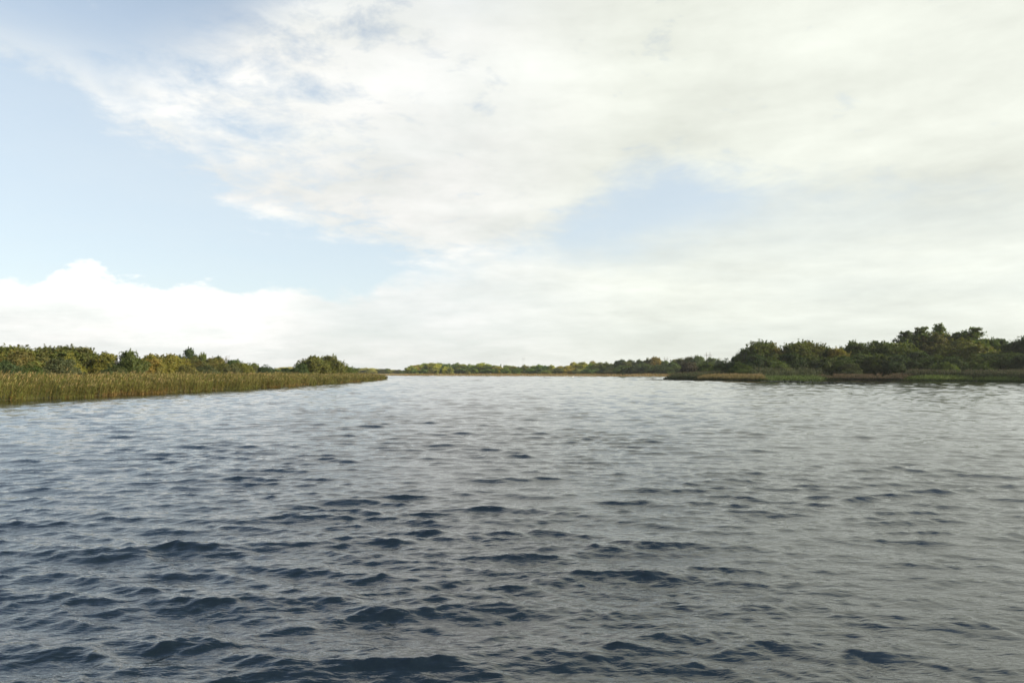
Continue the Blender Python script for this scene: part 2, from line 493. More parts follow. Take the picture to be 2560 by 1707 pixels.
def lobes_crown(lobes, count, length, width, rng, droop=0.0, fill=0.35):
    """lobes: (x, y, z, rx, rz). Leaf sprays through each lobe, most of them near its skin"""
    wts = np.array([l[3] ** 2 * 0.6 + l[3] * l[4] for l in lobes]); wts /= wts.sum()
    C, N, T = [], [], []
    for l, w in zip(lobes, wts):
        n = int(count * w)
        u = rng.normal(0, 1, (n, 3)); u /= np.linalg.norm(u, axis=1)[:, None]
        # knobbly skin: the radius wanders with direction
        knob = np.zeros(n)
        for _ in range(7):
            a = rng.normal(0, 1, 3); a /= np.linalg.norm(a)
            knob += 0.10 * np.sin(rng.uniform(4, 9) * (u @ a) + rng.uniform(0, 6.28))
        rad = np.where(rng.random(n) < fill, rng.random(n) ** 0.5, 1 - np.abs(rng.normal(0, 0.07, n))) * (1 + knob)
        stray = rng.random(n) < 0.05
        rad = np.where(stray, rad * rng.uniform(1.0, 1.17, n), rad)
        p = u * rad[:, None] * np.array([l[3], l[3], l[4]]) + np.array(l[:3])
        C.append(p); N.append(u)
        T.append(np.full(n, rng.uniform(0.86, 1.14)) + rng.normal(0, 0.07, n))
    C, N, T = np.concatenate(C), np.concatenate(N), np.concatenate(T)
    # shoots that stick out of the outline
    outer = np.nonzero((N[:, 2] > 0.1) & (np.linalg.norm(C - C.mean(0), axis=1) > np.percentile(np.linalg.norm(C - C.mean(0), axis=1), 70)))[0]
    for q in rng.choice(outer, min(90, len(outer)), replace=False):
        d = N[q] * 0.7 + np.array((0, 0, 0.8)) + rng.normal(0, 0.25, 3); ln = rng.uniform(0.02, 0.085)
        t = rng.random(16)[:, None]
        C = np.concatenate([C, C[q] + d * ln * t + rng.normal(0, 0.006, (16, 3))]); N = np.concatenate([N, np.tile(d, (16, 1))]); T = np.concatenate([T, np.full(16, T[q])])
    ok = C[:, 2] > 0.005
    C, N, T = C[ok], N[ok], T[ok]
    v, f = leaf_cards(C, N, length, width, rng, droop)
    hue = rng.normal(0, 0.10, len(C))
    tone = np.stack([T * (1 + hue), T, T * (1 - 0.6 * hue)], 1).clip(0.3, 1.9)
    return v, f, np.repeat(tone, 4, 0)

def limbs(lobes, r0, split, rng, stems=1):
    paths = []
    for s in range(stems):
        a = rng.uniform(0, 6.28); off = 0.0 if stems == 1 else 0.07
        bx, by = off * math.cos(a), off * math.sin(a)
        mine = lobes[s::stems]
        top = (bx * 1.6 + rng.normal(0, 0.012), by * 1.6 + rng.normal(0, 0.012), split)
        paths.append(([(bx, by, -0.03), ((bx + top[0]) / 2 + rng.normal(0, 0.008), (by + top[1]) / 2, split * 0.5), top], [r0 * 1.25, r0, r0 * 0.8]))
        for l in mine:
            mid = tuple((np.array(top) * 0.5 + np.array(l[:3]) * 0.5 + rng.normal(0, 0.025, 3)))
            tipp = (l[0], l[1], min(l[2] + l[4] * 0.6, 0.97))
            paths.append(([top, mid, tipp], [r0 * 0.6, r0 * 0.38, r0 * 0.08]))
    return tubes(paths, 6)

def kind_willow(seed):
    rng = np.random.default_rng(seed)
    lobes = [(0, 0, 0.52, 0.30, 0.46)]
    for i in range(9):
        a = i * 2.4 + rng.uniform(-0.3, 0.3); q = rng.uniform(0.20, 0.34)
        lobes.append((q * math.cos(a), q * math.sin(a), rng.uniform(0.18, 0.62), rng.uniform(0.15, 0.23), rng.uniform(0.18, 0.30)))
    for i in range(5):
        a = rng.uniform(0, 6.28); q = rng.uniform(0.0, 0.2)
        lobes.append((q * math.cos(a), q * math.sin(a), rng.uniform(0.70, 0.84), rng.uniform(0.10, 0.17), rng.uniform(0.12, 0.18)))
    crown = lobes_crown(lobes, 17000, 0.050, 0.026, rng, 0.0, 0.5)
    return crown, limbs(lobes, 0.014, 0.12, rng, 4)

def kind_broadleaf(seed):
    rng = np.random.default_rng(seed)
    lobes = [(0, 0, 0.60, 0.26, 0.34), (0.02, 0, 0.36, 0.27, 0.26), (0.0, 0.02, 0.16, 0.24, 0.17)]
    for i in range(11):
        a = i * 2.4 + rng.uniform(-0.4, 0.4); q = rng.uniform(0.18, 0.36)
        lobes.append((q * math.cos(a), q * math.sin(a), rng.uniform(0.22, 0.78), rng.uniform(0.11, 0.19), rng.uniform(0.10, 0.17)))
    for i in range(5):
        a = rng.uniform(0, 6.28); q = rng.uniform(0.03, 0.20)
        lobes.append((q * math.cos(a), q * math.sin(a), rng.uniform(0.78, 0.90), rng.uniform(0.08, 0.14), rng.uniform(0.07, 0.11)))
    crown = lobes_crown(lobes, 17000, 0.040, 0.028, rng, 0.0, 0.45)
    return crown, limbs(lobes, 0.022, 0.28, rng, 1)

def kind_spire(seed):
    """ragged tree: an upright leader, tiers of rising branches shorter towards the top, foliage along each"""
    rng = np.random.default_rng(seed)
    C, N, T, paths = [], [], [], []
    leaders = [(0, 0, 1.0)] + [(rng.uniform(0.05, 0.16) * s, rng.uniform(-0.12, 0.12), rng.uniform(0.70, 0.86)) for s in (-1, 1)]
    for lx, ly, top in leaders:
        paths.append(([(lx * 0.2, ly * 0.2, 0.0), (lx * 0.8, ly * 0.8, 0.4), (lx, ly, top * 0.99)], [0.018, 0.010, 0.002]))
        nb = 46 if top == 1.0 else 22
        for b in range(nb):
            z = 0.12 + (top - 0.14) * (b + rng.random()) / nb
            ln = 0.40 * (1 - z / (top + 0.03)) ** 0.75 * rng.uniform(0.65, 1.25) + 0.02
            a = b * 2.4 + rng.uniform(-0.5, 0.5); rise = rng.uniform(0.15, 0.65)
            d = np.array((math.cos(a), math.sin(a), rise)); f = min(1.0, z / 0.4)
            s0 = np.array((lx * f, ly * f, z)); e = s0 + d * ln
            paths.append(([tuple(s0), tuple(s0 + d * ln * 0.55 + (0, 0, -0.008)), tuple(e)], [0.006, 0.004, 0.001]))
            m = int(60 + 520 * ln)
            t = rng.random(m) ** 0.7
            C.append(s0 + d * (ln * t)[:, None] + rng.normal(0, 1, (m, 3)) * (0.012 + 0.030 * ln / 0.3 * (1 - 0.5 * t))[:, None])
            N.append(np.tile(d, (m, 1)) + rng.normal(0, 0.4, (m, 3))); T.append(np.full(m, rng.uniform(0.8, 1.2)) + rng.normal(0, 0.08, m))
    C, N, T = np.concatenate(C), np.concatenate(N), np.concatenate(T)
    ok = (C[:, 2] > 0.005); C, N, T = C[ok], N[ok], T[ok]
    v, f = leaf_cards(C, N, 0.036, 0.022, rng)
    hue = rng.normal(0, 0.10, len(C))
    tone = np.stack([T * (1 + hue), T, T * (1 - 0.6 * hue)], 1).clip(0.3, 1.9)
    return (v, f, np.repeat(tone, 4, 0)), tubes(paths, 5)

def kind_conifer(seed):
    rng = np.random.default_rng(seed)
    lobes = []
    zz = 0.08
    while zz < 0.97:
        s = 0.42 * (1 - zz) + 0.02
        for b in range(7):
            t = b * 0.9 + zz * 30
            lobes.append((s * 0.6 * math.cos(t), s * 0.6 * math.sin(t), zz, s * 0.42 + 0.012, 0.035))
        zz += 0.06
    crown = lobes_crown(lobes, 6000, 0.045, 0.018, rng, 0.3, 0.5)
    return crown, tubes([([(0, 0, -0.02), (0, 0, 0.5), (0, 0, 0.98)], [0.02, 0.012, 0.002])], 6)

def kind_bare(seed):
    """twiggy shrub that has lost most of its leaves"""
    rng = np.random.default_rng(seed)
    paths = []
    tips = []
    for i in range(46):
        a = rng.uniform(0, 6.28); t = rng.uniform(0.05, 0.5)
        tip = np.array((math.cos(a) * t, math.sin(a) * t, rng.uniform(0.55, 1.0) - t * 0.35))
        mid = tip * 0.5 + np.array((0, 0, 0.08)) + rng.normal(0, 0.03, 3)
        paths.append(([(rng.normal(0, 0.02), rng.normal(0, 0.02), -0.02), tuple(mid), tuple(tip)], [0.010, 0.007, 0.003]))
        for k in range(4):
            e = mid + (tip - mid) * rng.uniform(0.1, 1.0); q = e + rng.normal(0, 0.10, 3) + np.array((0, 0, 0.06))
            paths.append(([tuple(mid * 0.4 + e * 0.6), tuple(e), tuple(q)], [0.005, 0.004, 0.002]))
            tips.append(q)
    tips = np.array(tips)
    tips = np.concatenate([tips + rng.normal(0, 0.03, tips.shape) for _ in range(7)])
    tips[:, 2] = tips[:, 2].clip(0.02, 1)
    v, f = leaf_cards(tips, np.tile((0.2, 0, 0.4), (len(tips), 1)), 0.05, 0.02, rng)
    tone = np.repeat(rng.uniform(0.7, 1.2, (len(tips), 1)), 4, 0) * np.ones((1, 3))
    return (v, f, tone), tubes(paths, 4)

KINDS = {}
def add_kind(name, fn, seeds):
    KINDS[name] = []
    for s in seeds:
        (v, f, t), (tv, tq) = fn(s)
        # scale to unit height and width so that a tree's own size is its scale
        hi = np.percentile(v[:, 2], 99.8); wd = np.percentile(np.abs(v[:, 0]), 98.5) * 2
        sc3 = np.array((1 / wd, 1 / wd, 1 / hi))
        KINDS[name].append((mesh_np(name + '_crown', v * sc3, f, t), mesh_np(name + '_trunk', tv * sc3, tq, smooth=True)))
add_kind('willow', kind_willow, (1, 2, 3, 4))
add_kind('broadleaf', kind_broadleaf, (11, 12, 13, 14))
add_kind('spire', kind_spire, (21, 22, 23))
add_kind('conifer', kind_conifer, (31,))
add_kind('bare', kind_bare, (41, 42))
NAMES = {'willow': ('willow_bush', 'bush'), 'broadleaf': ('broadleaf_tree', 'tree'), 'spire': ('ragged_tree', 'tree'), 'conifer': ('conifer_tree', 'tree'), 'bare': ('bare_shrub', 'shrub')}
COLOURS = {                       # leaf colours
    'olive': (0.120, 0.126, 0.034), 'brown': (0.118, 0.112, 0.034), 'yellow-green': (0.175, 0.175, 0.036), 'golden': (0.19, 0.160, 0.036),
    'green': (0.078, 0.111, 0.029), 'dark green': (0.052, 0.078, 0.029), 'grey-green': (0.098, 0.108, 0.045), 'pale yellow': (0.312, 0.286, 0.098),
    'orange-brown': (0.18, 0.138, 0.036), 'purple-grey': (0.10, 0.085, 0.065), 'mid green': (0.111, 0.143, 0.034),
}
trng = random.Random(5)
count_kind = {}
def tree(px, top, width, depth, kind, colour, label, group=None, wide=1.25, bright=1.0):  # bright puts a group's sun and shade level into its leaf colour
    i = count_kind.get(kind, 0); count_kind[kind] = i + 1
    crown, trunk = KINDS[kind][(i * 2 + i // 5) % len(KINDS[kind])]
    X, Y, Z = at_depth(px, top, depth)
    gz = ground_z(X, Y)
    h = Z - gz
    w = width * depth / F * wide
    root = bpy.data.objects.new(NAMES[kind][0], None)
    root.empty_display_size = 0.5
    col.objects.link(root)
    root.location = (X, Y, gz - 0.05)
    root.rotation_euler = (0, 0, trng.uniform(0, 6.28))
    root.scale = (w, w, h + 0.05)
    root['label'] = label; root['category'] = NAMES[kind][1]
    if group: root['group'] = group
    c = link('crown', crown, M_LEAF, root)
    k = [trng.uniform(0.88, 1.12) for _ in range(3)]
    c.color = tuple(COLOURS[colour][j] * bright * k[0] * (1 + 0.5 * (k[j] - 1)) for j in range(3)) + (1.0,)
    link('trunk', trunk, M_BARK, root)
    return root

def L_dep(px, X):
    """depth at which the sight line through a pixel column meets the line x = X"""
    return X / ((px - W / 2) / F)

BANK = 'bushes and trees behind the tall brown reed bed'
for px, top, w, X, kind, c, label in [
    (-150, 872, 130, -66, 'willow', 'olive', None), (-60, 866, 130, -70, 'willow', 'brown', None),
    (18, 867, 120, -76, 'willow', 'olive', None), (70, 865, 110, -80, 'willow', 'brown', None), (118, 868, 95, -82, 'willow', 'olive', None),
    (160, 867, 100, -80, 'willow', 'olive', None), (206, 868, 90, -78, 'willow', 'olive', None), (232, 882, 60, -76, 'willow', 'olive', None),
    (48, 877, 75, -68, 'willow', 'brown', None), (15, 902, 60, -60, 'willow', 'dark green', 'low dark green bush, first of two dark green ones behind the reeds'),
    (75, 906, 60, -60, 'willow', 'green', 'low green bush close behind the reeds among brown willows'),
    (150, 897, 90, -62, 'willow', 'grey-green', None), (167, 884, 55, -68, 'willow', 'yellow-green', None),
    (266, 884, 70, -72, 'willow', 'yellow-green', None), (288, 907, 62, -62, 'willow', 'grey-green', None),
    (326, 878, 56, -68, 'willow', 'green', 'tall round green bush standing between two yellower bushes'),
    (378, 886, 58, -74, 'willow', 'yellow-green', None), (378, 898, 58, -66, 'willow', 'golden', 'golden brown bush sloping down behind the reeds'),
    (428, 886, 62, -72, 'willow', 'yellow-green', None), (405, 908, 40, -64, 'willow', 'yellow-green', None), (458, 898, 44, -70, 'willow', 'brown', None),
    (472, 870, 27, -112, 'broadleaf', 'dark green', 'dark pointed tree standing above the bushes behind the reeds'),
    (452, 888, 30, -112, 'broadleaf', 'dark green', 'low dark tree at the foot of the dark pointed tree'),
    (487, 888, 18, -108, 'broadleaf', 'green', None),
    (501, 882, 15, -108, 'broadleaf', 'mid green', None), (510, 882, 13, -106, 'broadleaf', 'mid green', None),
    (498, 894, 62, -84, 'willow', 'brown', None), (535, 895, 60, -88, 'willow', 'olive', None), (512, 908, 55, -76, 'willow', 'grey-green', None),
    (470, 912, 55, -66, 'willow', 'olive', None), (548, 890, 20, -110, 'broadleaf', 'dark green', None),
    (556, 893, 12, -104, 'bare', 'purple-grey', None), (566, 889, 14, -104, 'bare', 'purple-grey', None), (589, 897, 10, -104, 'bare', 'grey-green', None),
    (562, 908, 34, -80, 'willow', 'olive', None), (582, 900, 48, -96, 'willow', 'green', None), (580, 911, 34, -78, 'willow', 'grey-green', None),
    (600, 907, 46, -86, 'willow', 'olive', None), (612, 909, 36, -84, 'willow', 'yellow-green', None), (622, 908, 48, -98, 'willow', 'green', None),
    (637, 907, 18, -112, 'broadleaf', 'mid green', None), (632, 914, 40, -86, 'willow', 'grey-green', None),
    (666, 912, 46, -82, 'willow', 'dark green', 'dark green dome-shaped bush at the low end of the willow row'),
    (716, 920, 30, -80, 'willow', 'dark green', 'small dark bush standing alone between the dome-shaped bush and the big bush'), (740, 923, 22, -78, 'willow', 'green', 'very small green bush just before the big bush on the reed point'),
    (752, 910, 36, -60, 'willow', 'dark green', 'dark leaning edge of the big bush on the reed point'),
    (783, 890, 64, -60, 'willow', 'olive', 'largest round olive bush on the reed point, the bigger of two joined'),
    (826, 889, 52, -58, 'willow', 'olive', 'tall olive bush on the reed point joined to a bigger one'),
    (848, 908, 28, -56, 'willow', 'olive', 'olive skirt of low growth beside the large bush on the point'),
    (870, 917, 36, -54, 'willow', 'mid green', 'small low bush at the end of the reed point'),
]:
    word = {'willow': 'willow bush', 'broadleaf': 'leafy tree top', 'bare': 'leafless twiggy shrub'}[kind]
    size = 'tall' if top < (880 if px < 300 else 896) else 'low'
    where = ('at the high end of the willow row behind the reeds' if px < 326 else 'between the tall round green bush and the dark pointed tree' if px < 472
             else 'behind the reeds just past the dark pointed tree' if px < 550 else 'near the dark dome-shaped bush ending the row')
    tree(px, top, w, L_dep(px, X), kind, c, label or f'{size} {c} {word} {where}', BANK, 1.25, 1.15)

FARSIDE = 'pale trees far behind the reed point'
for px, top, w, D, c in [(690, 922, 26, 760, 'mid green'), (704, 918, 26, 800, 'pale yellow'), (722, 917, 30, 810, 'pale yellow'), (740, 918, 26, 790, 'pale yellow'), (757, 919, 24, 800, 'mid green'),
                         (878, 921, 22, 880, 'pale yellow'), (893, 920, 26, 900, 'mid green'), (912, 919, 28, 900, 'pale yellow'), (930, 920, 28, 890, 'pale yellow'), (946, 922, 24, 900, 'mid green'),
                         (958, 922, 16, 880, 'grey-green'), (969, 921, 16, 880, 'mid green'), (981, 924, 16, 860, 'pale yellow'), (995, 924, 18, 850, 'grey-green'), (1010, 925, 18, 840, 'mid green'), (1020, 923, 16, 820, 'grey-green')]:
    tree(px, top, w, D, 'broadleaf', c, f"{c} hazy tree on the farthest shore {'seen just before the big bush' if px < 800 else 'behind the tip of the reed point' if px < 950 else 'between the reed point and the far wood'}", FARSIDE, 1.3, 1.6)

FARWOOD = 'sunlit trees along the far shore'
for px, top, w, D, kind, c, label in [
    (1028, 914, 26, 735, 'broadleaf', 'yellow-green', None), (1040, 912, 24, 740, 'broadleaf', 'golden', None), (1052, 911, 26, 745, 'broadleaf', 'yellow-green', None),
    (1066, 908, 28, 745, 'broadleaf', 'mid green', None), (1082, 907, 32, 740, 'broadleaf', 'yellow-green', None), (1100, 907, 24, 755, 'broadleaf', 'green', None),
    (1112, 916, 14, 705, 'broadleaf', 'yellow-green', 'narrow bright yellow-green tree in front of the far wood'), (1125, 917, 16, 705, 'broadleaf', 'olive', 'narrow olive tree next to the bright yellow-green one'),
    (1118, 909, 22, 755, 'broadleaf', 'green', None), (1140, 907, 34, 745, 'broadleaf', 'green', None), (1157, 910, 24, 740, 'broadleaf', 'olive', None), (1176, 910, 26, 735, 'broadleaf', 'mid green', None),
    (1190, 912, 22, 745, 'broadleaf', 'green', None), (1203, 907, 28, 735, 'broadleaf', 'yellow-green', 'tall yellow-green tree with pale trunk in the far wood'), (1220, 910, 24, 730, 'broadleaf', 'mid green', None),
    (1236, 913, 22, 725, 'broadleaf', 'olive', None), (1248, 917, 22, 715, 'broadleaf', 'golden', None), (1252, 910, 7, 760, 'conifer', 'dark green', None), (1260, 911, 6, 760, 'conifer', 'dark green', None),
    (1270, 913, 24, 730, 'broadleaf', 'mid green', None), (1264, 919, 22, 700, 'broadleaf', 'green', None),
    (1042, 930, 9, 690, 'willow', 'olive', None), (1170, 927, 11, 690, 'willow', 'brown', None), (1128, 929, 12, 690, 'willow', 'olive', None), (1250, 930, 10, 685, 'willow', 'brown', None), (1092, 931, 9, 690, 'willow', 'olive', None),
    (1060, 922, 22, 710, 'broadleaf', 'green', None), (1036, 923, 18, 712, 'broadleaf', 'green', None), (1080, 921, 22, 712, 'broadleaf', 'olive', None), (1150, 921, 24, 715, 'broadleaf', 'dark green', None), (1185, 921, 20, 712, 'broadleaf', 'green', None), (1215, 922, 22, 705, 'broadleaf', 'green', None), (1235, 923, 20, 705, 'broadleaf', 'green', None),
    (1286, 915, 18, 690, 'broadleaf', 'olive', None), (1296, 916, 16, 690, 'conifer', 'dark green', None), (1312, 912, 24, 685, 'broadleaf', 'olive', None), (1332, 914, 20, 680, 'broadleaf', 'yellow-green', None),
    (1350, 911, 30, 675, 'broadleaf', 'mid green', None), (1366, 914, 22, 670, 'broadleaf', 'green', None), (1380, 912, 22, 665, 'broadleaf', 'yellow-green', None),
    (1290, 921, 22, 660, 'broadleaf', 'green', None), (1325, 921, 24, 650, 'broadleaf', 'green', None), (1352, 920, 26, 645, 'broadleaf', 'dark green', None),
    (1402, 915, 26, 640, 'willow', 'golden', None), (1422, 914, 34, 640, 'willow', 'golden', None), (1432, 905, 16, 690, 'broadleaf', 'pale yellow', 'thin pale yellow tree standing above golden willows'),
    (1453, 905, 28, 640, 'broadleaf', 'yellow-green', 'bright yellow-green round tree standing clear of the golden willows'),
    (1374, 925, 26, 615, 'willow', 'olive', None), (1395, 920, 30, 615, 'willow', 'grey-green', None), (1425, 923, 24, 610, 'willow', 'golden', None), (1447, 920, 28, 605, 'willow', 'grey-green', None),
    (1482, 902, 16, 650, 'broadleaf', 'brown', 'brown topped tree just behind a green one on the far shore'), (1478, 908, 24, 625, 'broadleaf', 'mid green', None), (1495, 906, 28, 615, 'broadleaf', 'olive', None), (1515, 905, 26, 610, 'broadleaf', 'mid green', None),
    (1470, 922, 28, 590, 'willow', 'dark green', None), (1490, 921, 30, 590, 'willow', 'green', None), (1512, 920, 30, 585, 'willow', 'dark green', None), (1535, 908, 26, 600, 'broadleaf', 'mid green', None), (1533, 919, 36, 575, 'willow', 'grey-green', None),
    (1556, 899, 26, 590, 'broadleaf', 'dark green', None), (1577, 899, 18, 590, 'broadleaf', 'dark green', None), (1567, 903, 26, 580, 'broadleaf', 'olive', None), (1597, 899, 24, 580, 'broadleaf', 'green', None), (1610, 908, 22, 570, 'broadleaf', 'green', None),
    (1622, 895, 24, 580, 'broadleaf', 'olive', None), (1637, 892, 28, 575, 'broadleaf', 'orange-brown', 'orange-brown autumn tree on the far shore beside a pylon'), (1653, 900, 16, 590, 'broadleaf', 'golden', None),
    (1663, 901, 20, 560, 'broadleaf', 'green', None), (1560, 914, 36, 545, 'willow', 'green', None), (1590, 913, 36, 540, 'willow', 'dark green', None), (1620, 911, 36, 535, 'broadleaf', 'green', None), (1650, 912, 36, 530, 'willow', 'green', None),
    (1680, 905, 30, 530, 'broadleaf', 'green', None), (1697, 896, 28, 540, 'broadleaf', 'olive', None), (1720, 892, 30, 535, 'broadleaf', 'brown', None), (1747, 889, 30, 530, 'broadleaf', 'green', None), (1733, 898, 26, 520, 'broadleaf', 'dark green', None),
    (1780, 894, 28, 520, 'broadleaf', 'green', None), (1765, 902, 26, 510, 'broadleaf', 'dark green', None), (1690, 914, 38, 500, 'willow', 'green', None), (1800, 900, 26, 500, 'broadleaf', 'dark green', None), (1797, 893, 10, 520, 'bare', 'olive', None),
]:
    word = {'willow': 'willow bush', 'broadleaf': 'leafy tree', 'conifer': 'small pointed conifer', 'bare': 'twiggy shrub top'}[kind]
    size = 'tall' if top < (914 if px < 1540 else 903) else 'low'
    where = ('at the open end of the far shore wood' if px < 1108 else 'in the far wood around the tall pale-trunked tree' if px < 1250
             else 'between the far shore conifers and golden willows' if px < 1400 else 'on the far shore around the bright round tree' if px < 1545
             else 'on the far shore beside the orange-brown tree' if px < 1668 else 'on the far shore below the larger power pole')
    tree(px, top, w, D, kind, c, label or f'{size} {c} {word} {where}', FARWOOD if kind != 'willow' else 'low willows along the far shore', 1.3, 1.2 if c == 'pale yellow' else 2.2 if px < 1500 else 1.25)  # last factor paints the sunlit look into the far leaves

POINT = 'trees of the dark wood close to the green water plants'
for px, top, w, D, kind, c, label in [
    (1724, 906, 44, 300, 'willow', 'purple-grey', 'dark purplish dome-shaped bush at the end of the dark wood'), (1770, 908, 42, 290, 'willow', 'mid green', 'green willow beside the dark purplish dome-shaped bush'),
    (1815, 897, 38, 270, 'willow', 'dark green', None), (1840, 886, 36, 260, 'broadleaf', 'dark green', None), (1798, 912, 44, 262, 'willow', 'green', None),
    (1862, 868, 34, 245, 'bare', 'green', 'thin-leaved see-through tree at the edge of the dark wood'), (1866, 872, 36, 248, 'broadleaf', 'green', None), (1900, 855, 66, 240, 'broadleaf', 'mid green', None), (1918, 853, 50, 246, 'broadleaf', 'green', None), (1944, 860, 50, 238, 'willow', 'golden', None),
    (1962, 856, 14, 246, 'bare', 'olive', None), (1990, 855, 70, 240, 'broadleaf', 'olive', None), (2022, 853, 62, 242, 'broadleaf', 'olive', None), (2056, 862, 46, 240, 'broadleaf', 'green', None), (2090, 872, 66, 236, 'willow', 'golden', None),
    (2126, 856, 48, 244, 'broadleaf', 'mid green', None), (2142, 853, 44, 240, 'broadleaf', 'green', None), (2168, 857, 56, 236, 'broadleaf', 'green', None), (2188, 853, 34, 244, 'spire', 'green', None),
    (2205, 855, 56, 238, 'willow', 'green', None), (2240, 857, 70, 232, 'willow', 'mid green', None),
    (2266, 830, 70, 242, 'spire', 'dark green', 'ragged dark tree with side branches, lower of a pair above the wood'), (2302, 819, 74, 244, 'spire', 'green', 'ragged dark tree with stepped top, taller of a pair above the wood'),
    (2325, 836, 72, 240, 'broadleaf', 'brown', 'broad brownish tree crown beneath the tall see-through spire'), (2347, 811, 46, 248, 'spire', 'mid green', 'tallest tree, a thin see-through spire above the dark wood'),
    (2366, 822, 26, 248, 'bare', 'mid green', 'sparse leafy tree top beside the thin spire'), (2371, 833, 40, 246, 'broadleaf', 'olive', None), (2390, 832, 46, 244, 'spire', 'green', None), (2408, 833, 50, 242, 'spire', 'dark green', None),
    (2434, 821, 88, 240, 'spire', 'mid green', 'bold pyramid-shaped tree standing above the dark wood'), (2400, 848, 96, 228, 'willow', 'olive', 'wide smooth olive willow dome in front of the ragged trees'), (2455, 852, 50, 232, 'willow', 'mid green', None),
    (2484, 847, 42, 236, 'broadleaf', 'green', None), (2502, 848, 52, 238, 'spire', 'dark green', None), (2542, 841, 24, 232, 'bare', 'green', None), (2530, 856, 46, 232, 'broadleaf', 'green', None), (2562, 844, 52, 228, 'broadleaf', 'dark green', None),
    (2620, 836, 80, 225, 'broadleaf', 'green', None), (2690, 842, 90, 220, 'broadleaf', 'dark green', None), (2770, 850, 90, 215, 'willow', 'green', None),
    (1852, 905, 52, 222, 'willow', 'green', None), (1890, 888, 60, 226, 'willow', 'dark green', None), (1935, 892, 62, 224, 'willow', 'green', None), (1980, 884, 66, 228, 'willow', 'dark green', None), (2020, 890, 60, 226, 'willow', 'dark green', None),
    (2062, 894, 60, 226, 'willow', 'green', None), (2108, 890, 62, 226, 'willow', 'green', None), (2150, 886, 64, 226, 'willow', 'green', None), (2195, 886, 66, 222, 'willow', 'mid green', None), (2245, 888, 70, 218, 'willow', 'dark green', None),
    (2295, 880, 66, 224, 'willow', 'dark green', None), (2340, 888, 66, 214, 'willow', 'green', None), (2385, 892, 60, 212, 'willow', 'dark green', None), (2430, 886, 66, 212, 'willow', 'green', None), (2475, 884, 66, 214, 'willow', 'dark green', None),
    (2520, 882, 68, 210, 'willow', 'green', None), (2570, 886, 70, 205, 'willow', 'dark green', None), (2640, 884, 90, 200, 'willow', 'green', None), (2730, 886, 90, 195, 'willow', 'dark green', None),
    (2365, 905, 40, 206, 'willow', 'mid green', None), (1955, 908, 40, 216, 'willow', 'green', None), (2120, 908, 44, 218, 'willow', 'grey-green', None), (2455, 906, 44, 200, 'willow', 'green', None),
]:
    word = {'willow': 'willow bush', 'broadleaf': 'leafy tree', 'spire': 'ragged pointed tree top', 'bare': 'twiggy shoots'}[kind]
    size = 'tall' if top < 865 else 'mid-height' if top < 889 else 'low'
    where = ('behind the bulrush tip' if px < 1800 else 'behind the tan topped reeds' if px < 1915 else 'behind the low green sedges' if px < 2085
             else 'behind the pinkish brown reeds' if px < 2255 else 'beneath the ragged trees' if px < 2450 else 'past the pyramid-shaped tree')
    tree(px, top, w, D, kind, c, label or f'{size} {c} {word} in the dark wood {where}', POINT, 1.4, 0.9)  # last factor paints the wood's shade into its leaf colour

# ------------------------------------------------------------------ reeds and sedges
def offset_points(line, n, depth0, depth1, rng, power=1.0):
    """random points in a strip on the land side of a shoreline (the line runs with the land on its left)"""
    line = np.asarray(line, dtype=float)
    seg = np.diff(line, axis=0); ln = np.hypot(seg[:, 0], seg[:, 1])
    mid = (line[:-1] + line[1:]) / 2
    w = ln / np.maximum(np.hypot(mid[:, 0], mid[:, 1]), 30) ** power
    k = rng.choice(len(seg), n, p=w / w.sum()); t = rng.random(n)
    p = line[k] + seg[k] * t[:, None]
    nrm = np.stack([-seg[k, 1], seg[k, 0]], 1) / ln[k][:, None]
    d = depth0 + (depth1 - depth0) * rng.random(n) ** 1.7
    wob = 0.5 * np.sin(p[:, 1] * 0.55 + p[:, 0] * 0.4) + 0.35 * np.sin(p[:, 1] * 1.7 + 1.0)
    return p + nrm * (d + wob)[:, None], d

def ribbons(base, path, width, toneA, toneB, rng):
    """tapering ribbons: base (n,3), path (n,k,3) offsets, width (n,), tones (n,3)"""
    n, k = path.shape[0], path.shape[1]
    d = path[:, -1] - path[:, 0]
    s = np.stack([-d[:, 1], d[:, 0], np.zeros(n)], 1) + rng.normal(0, 0.35, (n, 3)) * np.linalg.norm(d, axis=1)[:, None]
    s[:, 2] *= 0.3
    s /= np.linalg.norm(s, axis=1)[:, None] + 1e-9
    V, T = [], []
    for i in range(k):
        f = i / (k - 1)
        c = base + path[:, i]
        t = toneA * (1 - f) + toneB * f
        if i == k - 1:
            V.append(c[:, None]); T.append(t[:, None])
        else:
            hw = (width * 0.5 * (1 - 0.45 * f))[:, None]
            V.append(np.stack([c - s * hw, c + s * hw], 1)); T.append(np.stack([t, t], 1))
    V, T = np.concatenate(V, 1), np.concatenate(T, 1)
    m = V.shape[1]; b = np.arange(n)[:, None] * m
    tri = []
    for i in range(k - 2):
        tri += [[2 * i, 2 * i + 1, 2 * i + 3], [2 * i, 2 * i + 3, 2 * i + 2]]
    tri.append([m - 3, m - 2, m - 1])
    f = (b[:, :, None] + np.array(tri)[None]).reshape(-1, 3)
    return V.reshape(-1, 3), f, T.reshape(-1, 3)

